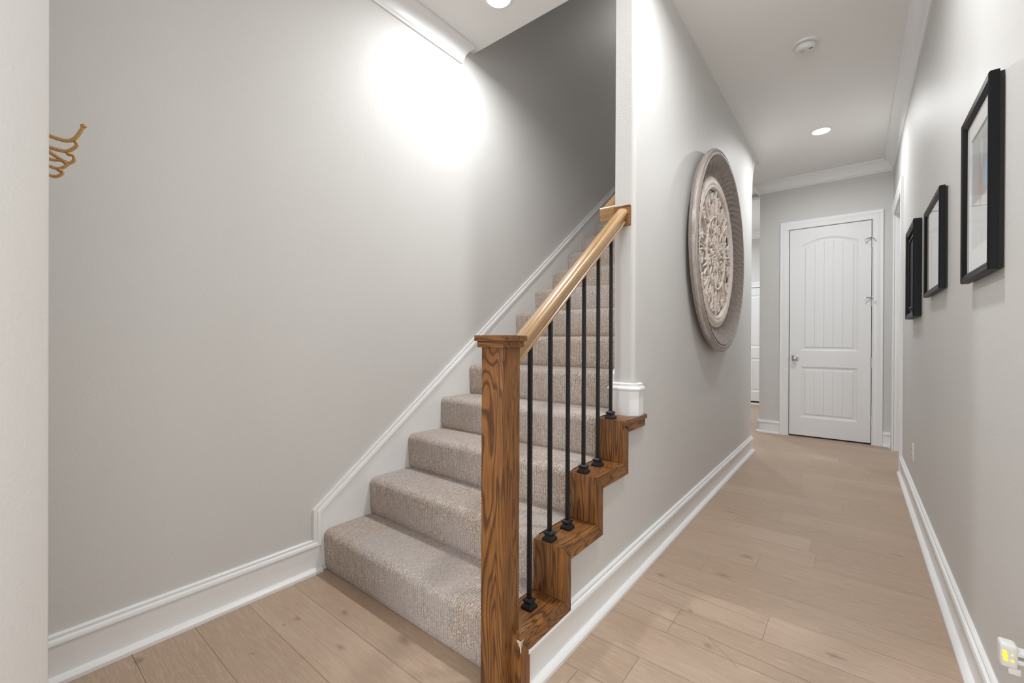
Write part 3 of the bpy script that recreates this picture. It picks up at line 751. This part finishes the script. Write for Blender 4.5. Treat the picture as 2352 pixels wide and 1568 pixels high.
# ------------------------------------------------------------------ framed pictures on the right wall
def picture(label, y0, y1, z0, z1, xf, xb, fw, matw, kind):
    t = thing('picture_frame', label, 'picture frame', (XR, (y0+y1)/2, z0), 'black framed pictures along the right wall')
    bm = NB()
    prof = [(0, xb), (0, xf+.004), (.002, xf+.001), (.005, xf), (fw*.55, xf+.003), (fw*.62, xf+.002), (fw*.85, xf+.007), (fw, xf+.010), (fw, xb)]
    rows = []
    for (yy, zz_, dy, dz) in ((y0, z0, 1, 1), (y1, z0, -1, 1), (y1, z1, -1, -1), (y0, z1, 1, -1)):
        rows.append([bm.verts.new((px, yy+dy*w_, zz_+dz*w_)) for w_, px in prof])
    for i in range(4):
        A, B = rows[i], rows[(i+1) % 4]
        for j in range(len(prof)): bm.faces.new((A[j], A[(j+1) % len(prof)], B[(j+1) % len(prof)], B[j]))
    obj('frame', bm, BLKFR, t, 25)
    bm = NB(); box(bm, xb-.004, XR-.0005, y0+.005, y1-.005, z0+.005, z1-.005); obj('backing', bm, DARK, t)
    a, b, c_, d = y0+fw-.003, y1-fw+.003, z0+fw-.003, z1-fw+.003
    if kind == 'dark':
        bm = NB(); box(bm, xf+.020, xf+.024, a, b, c_, d); obj('print', bm, NAVY, t)
        bm = NB(); q = .035
        for (u0, u1, v0, v1) in ((a+q, b-q, c_+q, c_+q+.012), (a+q, b-q, d-q-.012, d-q), (a+q, a+q+.012, c_+q, d-q), (b-q-.012, b-q, c_+q, d-q)): box(bm, xf+.012, xf+.020, u0, u1, v0, v1, .002)
        obj('inner_fillet', bm, BLKFR, t)
    else:
        bm = NB()
        if kind == 'matted':
            pa, pb, pc, pd = a+matw, b-matw, c_+matw*1.15, d-matw
            for (u0, u1, v0, v1) in ((a, b, c_, pc), (a, b, pd, d), (a, pa, pc, pd), (pb, b, pc, pd)): box(bm, xf+.013, xf+.016, u0, u1, v0, v1)
        else: box(bm, xf+.013, xf+.016, a, b, c_, d)
        obj('mat_board', bm, MATB, t)
        if kind == 'matted':
            bm = NB(); box(bm, xf+.016, xf+.018, pa-.002, pb+.002, pc-.002, pd+.002)
            M = mat('faded_print', (.4, .42, .4), .6); N = NT(M); p = N.pos(); sx = N.n('ShaderNodeSeparateXYZ'); N.l(p, sx.inputs[0])
            def blob(cy_, cz_, ry_, rz_):
                wv = N.math('MULTIPLY', N.math('SUBTRACT', N.noise(p, 30, 2), .5), .05)
                u = N.math('DIVIDE', N.math('SUBTRACT', N.math('ADD', sx.outputs[1], wv), cy_), ry_); v = N.math('DIVIDE', N.math('SUBTRACT', sx.outputs[2], cz_), rz_)
                return N.ramp(N.math('ADD', N.math('MULTIPLY', u, u), N.math('MULTIPLY', v, v)), [(0, (1, 1, 1)), (.5, (.7, .7, .7)), (1.0, (0, 0, 0))])
            zf = N.math('DIVIDE', N.math('SUBTRACT', sx.outputs[2], pc), pd-pc)
            c0 = N.ramp(zf, [(0, (.62, .62, .61)), (.40, (.60, .60, .59)), (.42, (.27, .29, .285)), (.72, (.34, .37, .365)), (1, (.45, .47, .46))])
            c0 = N.mix(N.math('MULTIPLY', blob((pa+pb)/2-.005, pc+(pd-pc)*.56, .035, .085), .85), c0, (.42, .19, .10))
            c0 = N.mix(N.math('MULTIPLY', blob(pa+.035, pc+(pd-pc)*.58, .04, .055), .9), c0, (.20, .42, .60))
            c0 = N.mix(N.math('MULTIPLY', blob((pa+pb)/2-.02, pc+(pd-pc)*.80, .018, .06), .7), c0, (.66, .66, .62))
            N.l(c0, N.b.inputs['Base Color'])
            obj('print', bm, M, t)
    if kind != 'dark':
        bm = NB(); box(bm, xf+.0105, xf+.0115, a, b, c_, d); obj('glass', bm, GLASS, t)
    return t
picture('largest black picture frame, white mat round a faded print, nearest on the right wall', 1.755, 2.15, 1.312, 1.862, .288, .310, .030, .062, 'matted')
picture('middle black picture frame with plain white mat, between the other two frames', 2.662, 3.195, 1.348, 1.803, .290, .311, .030, .05, 'plain')
picture('deep black frame with dark picture, farthest along the right wall by the doorway', 3.590, 4.085, 1.268, 1.867, .279, .317, .034, .05, 'dark')

# ------------------------------------------------------------------ ceiling fixtures
def downlight(x, y, label, power, spread=165):
    t = thing('ceiling_light', label, 'ceiling light', (x, y, H), 'recessed ceiling lights')
    bm = NB(); lathe(bm, [(.088, 0), (.088, .003), (.082, .006), (.070, .007), (.066, .003), (.066, 0)], (x, y, H), 'z', 48, -1, False); obj('trim_ring', bm, TRIM, t, 40)
    bm = NB(); lathe(bm, [(.066, .002), (.060, .0035), (.03, .0045), (.001, .005)], (x, y, H), 'z', 40, -1, True); obj('lens', bm, LENS, t, 40)
    area('lamp', (x, y, H-.008), (0, 0, 0), .125, .125, power, (.972, .988, 1), t, 'DISK', spread)
    return t
downlight(-.246, 4.843, 'round recessed ceiling light glowing in the hall ceiling near the far door', P_FAR)
downlight(-1.575, 1.845, 'round recessed ceiling light over the foot of the stairs at top edge', P_STAIR, 172)
downlight(-.27, 1.88, 'round recessed ceiling light above the near end of the hall', P_NEAR)
downlight(-.25, -.70, 'unseen round ceiling light added as fill in the entry behind the viewer', P_FOY)  # added lamp out of view, weak fill for the entry
downlight(-1.95, 7.3, 'unseen round ceiling light added as fill in the space beyond the hall arch', P_REAR)  # added lamp out of view, fill for the far space
sm = thing('smoke_detector', 'white round smoke detector on the hall ceiling before the light', 'smoke detector', (-.257, 3.37, H))
bm = NB(); lathe(bm, [(.076, 0), (.076, .005), (.072, .011), (.060, .013), (.055, .013)], (-.257, 3.37, H), 'z', 48, -1, True); obj('base', bm, WPLAST, sm, 40)
bm = NB(); lathe(bm, [(.053, .0125), (.053, .0165)], (-.257, 3.37, H), 'z', 48, -1, False); obj('vent_gap', bm, DARK, sm, 40)
bm = NB(); lathe(bm, [(.0575, .016), (.059, .022), (.058, .036), (.052, .046), (.040, .051), (.001, .052)], (-.257, 3.37, H), 'z', 48, -1, True); bo = obj('body', bm, WPLAST, sm, 40)
bm = NB(); lathe(bm, [(.017, .051), (.017, .0535), (.014, .0545), (.001, .0545)], (-.272, 3.345, H), 'z', 28, -1, True); obj('test_button', bm, mat('grey_plastic', (.55, .55, .53), .5), bo, 40)
bm = NB(); box(bm, -.268, -.248, 3.425, 3.4293, H-.035, H-.028); obj('sounder_slot', bm, DARK, bo)
bm = NB(); box(bm, -.236, -.216, 3.338, 3.342, H-.0535, H-.051); obj('sounder_slot', bm, DARK, bo)

# ------------------------------------------------------------------ outlets on the right wall
def outlet(y, z, label):
    t = thing('wall_outlet', label, 'outlet', (XR, y, z), 'outlets low on the right wall')
    bm = NB(); box(bm, XR-.006, XR-.0002, y-.036, y+.036, z-.058, z+.058, .002); obj('cover_plate', bm, WPLAST, t)
    for dz in (-.02, .02):
        bm = NB(); lathe(bm, [(.017, 0), (.017, .0025), (.015, .0035)], (XR-.006, y, z+dz), 'x', 20, -1); so = obj('socket', bm, WPLAST, t)
        for dy in (-.006, .006):
            bm = NB(); box(bm, XR-.0102, XR-.0092, y+dy-.001, y+dy+.001, z+dz-.004, z+dz+.005); obj('slot', bm, DARK, so)
    return t
outlet(3.99, .362, 'white outlet low on the right wall below the middle picture')
outlet(1.45, .40, 'white outlet at the right edge holding the plugged in night light')
# night light plugged into the nearer outlet
nl = thing('night_light', 'translucent plug-in night light with amber glow at the bottom right corner', 'night light', (.27, 1.45, .39))
bm = NB(); box(bm, .285, XR-.0105, 1.436, 1.464, .400, .410, .003); box(bm, .285, XR-.0105, 1.436, 1.464, .417, .427, .003); box(bm, .302, XR-.0105, 1.438, 1.462, .40, .45, .004)
obj('arm', bm, WPLAST, nl)
bm = NB(); box(bm, .259, .287, 1.435, 1.468, .386, .438, .007, 3); box(bm, .272, .292, 1.44, 1.462, .372, .388, .004); hs = obj('housing', bm, CLEARP, nl)
bm = NB()
for lx, lz, lr in ((.2655, .421, .0042), (.2665, .413, .0048), (.2672, .405, .0042), (.2775, .405, .0034), (.2770, .418, .0022)): sphere(bm, (lx, 1.4352, lz), lr, 12, 8, (1, .4, 1))
obj('led', bm, AMBER, hs, label='small glowing amber lamps')

# ------------------------------------------------------------------ ornate coat hook on the hidden side of the entry wall
HX = -1.6; yw = .092
hk = thing('coat_hook', 'ornate gold coat hook with curled beaded arms peeping past the left wall edge', 'coat hook', (HX, yw, 1.5))
bm = NB(); box(bm, HX-.035, HX+.035, yw+.0005, yw+.006, 1.50, 1.66, .002); obj('back_plate', bm, GOLD, hk)
def arm(pts, w_, knob, bead=True):
    bm = NB(); P_ = []
    pts = [Vector((HX+q[2] if len(q) > 2 else HX, q[0], q[1])) for q in pts]
    for i in range(len(pts)-1):                          # smooth the arm with a Catmull-Rom curve
        a = pts[max(i-1, 0)]; b = pts[i]; c = pts[i+1]; d = pts[min(i+2, len(pts)-1)]
        for k in range(7):
            t = k/7; P_.append(.5*((2*b)+(c-a)*t+(2*a-5*b+4*c-d)*t*t+(3*b-a-3*c+d)*t**3))
    P_.append(pts[-1]); n = len(P_)
    tube(bm, P_, [w_*(1-.25*i/n) for i in range(n)], 8)
    if bead:
        for i in range(2, n-2, 2): sphere(bm, P_[i]+Vector((.0042, 0, 0)), .0019, 6, 4)
    o = obj('arm', bm, GOLD, hk)
    bm = NB(); sphere(bm, P_[-1], knob, 14, 10, (1, 1.05, .9)); obj('knob', bm, GOLD, o)
arm([(yw+.004, 1.633), (.125, 1.624), (.152, 1.6225), (.168, 1.634), (.178, 1.655), (.1845, 1.673)], .0052, .0063)
arm([(yw+.004, 1.598), (.125, 1.595), (.150, 1.5945), (.164, 1.605), (.172, 1.618), (.170, 1.624)], .0050, .0042)
arm([(yw+.004, 1.600), (.125, 1.582), (.143, 1.571), (.157, 1.5665), (.166, 1.575), (.166, 1.586), (.158, 1.5905)], .0046, .0066)
arm([(yw+.004, 1.566), (.128, 1.5655), (.142, 1.568), (.151, 1.5665)], .0042, .0062)
arm([(yw+.004, 1.556), (.130, 1.546), (.142, 1.548), (.152, 1.557), (.154, 1.562)], .0044, .0048)
arm([(yw+.004, 1.532), (.126, 1.524), (.138, 1.527), (.146, 1.537), (.1415, 1.543)], .0044, .0062)
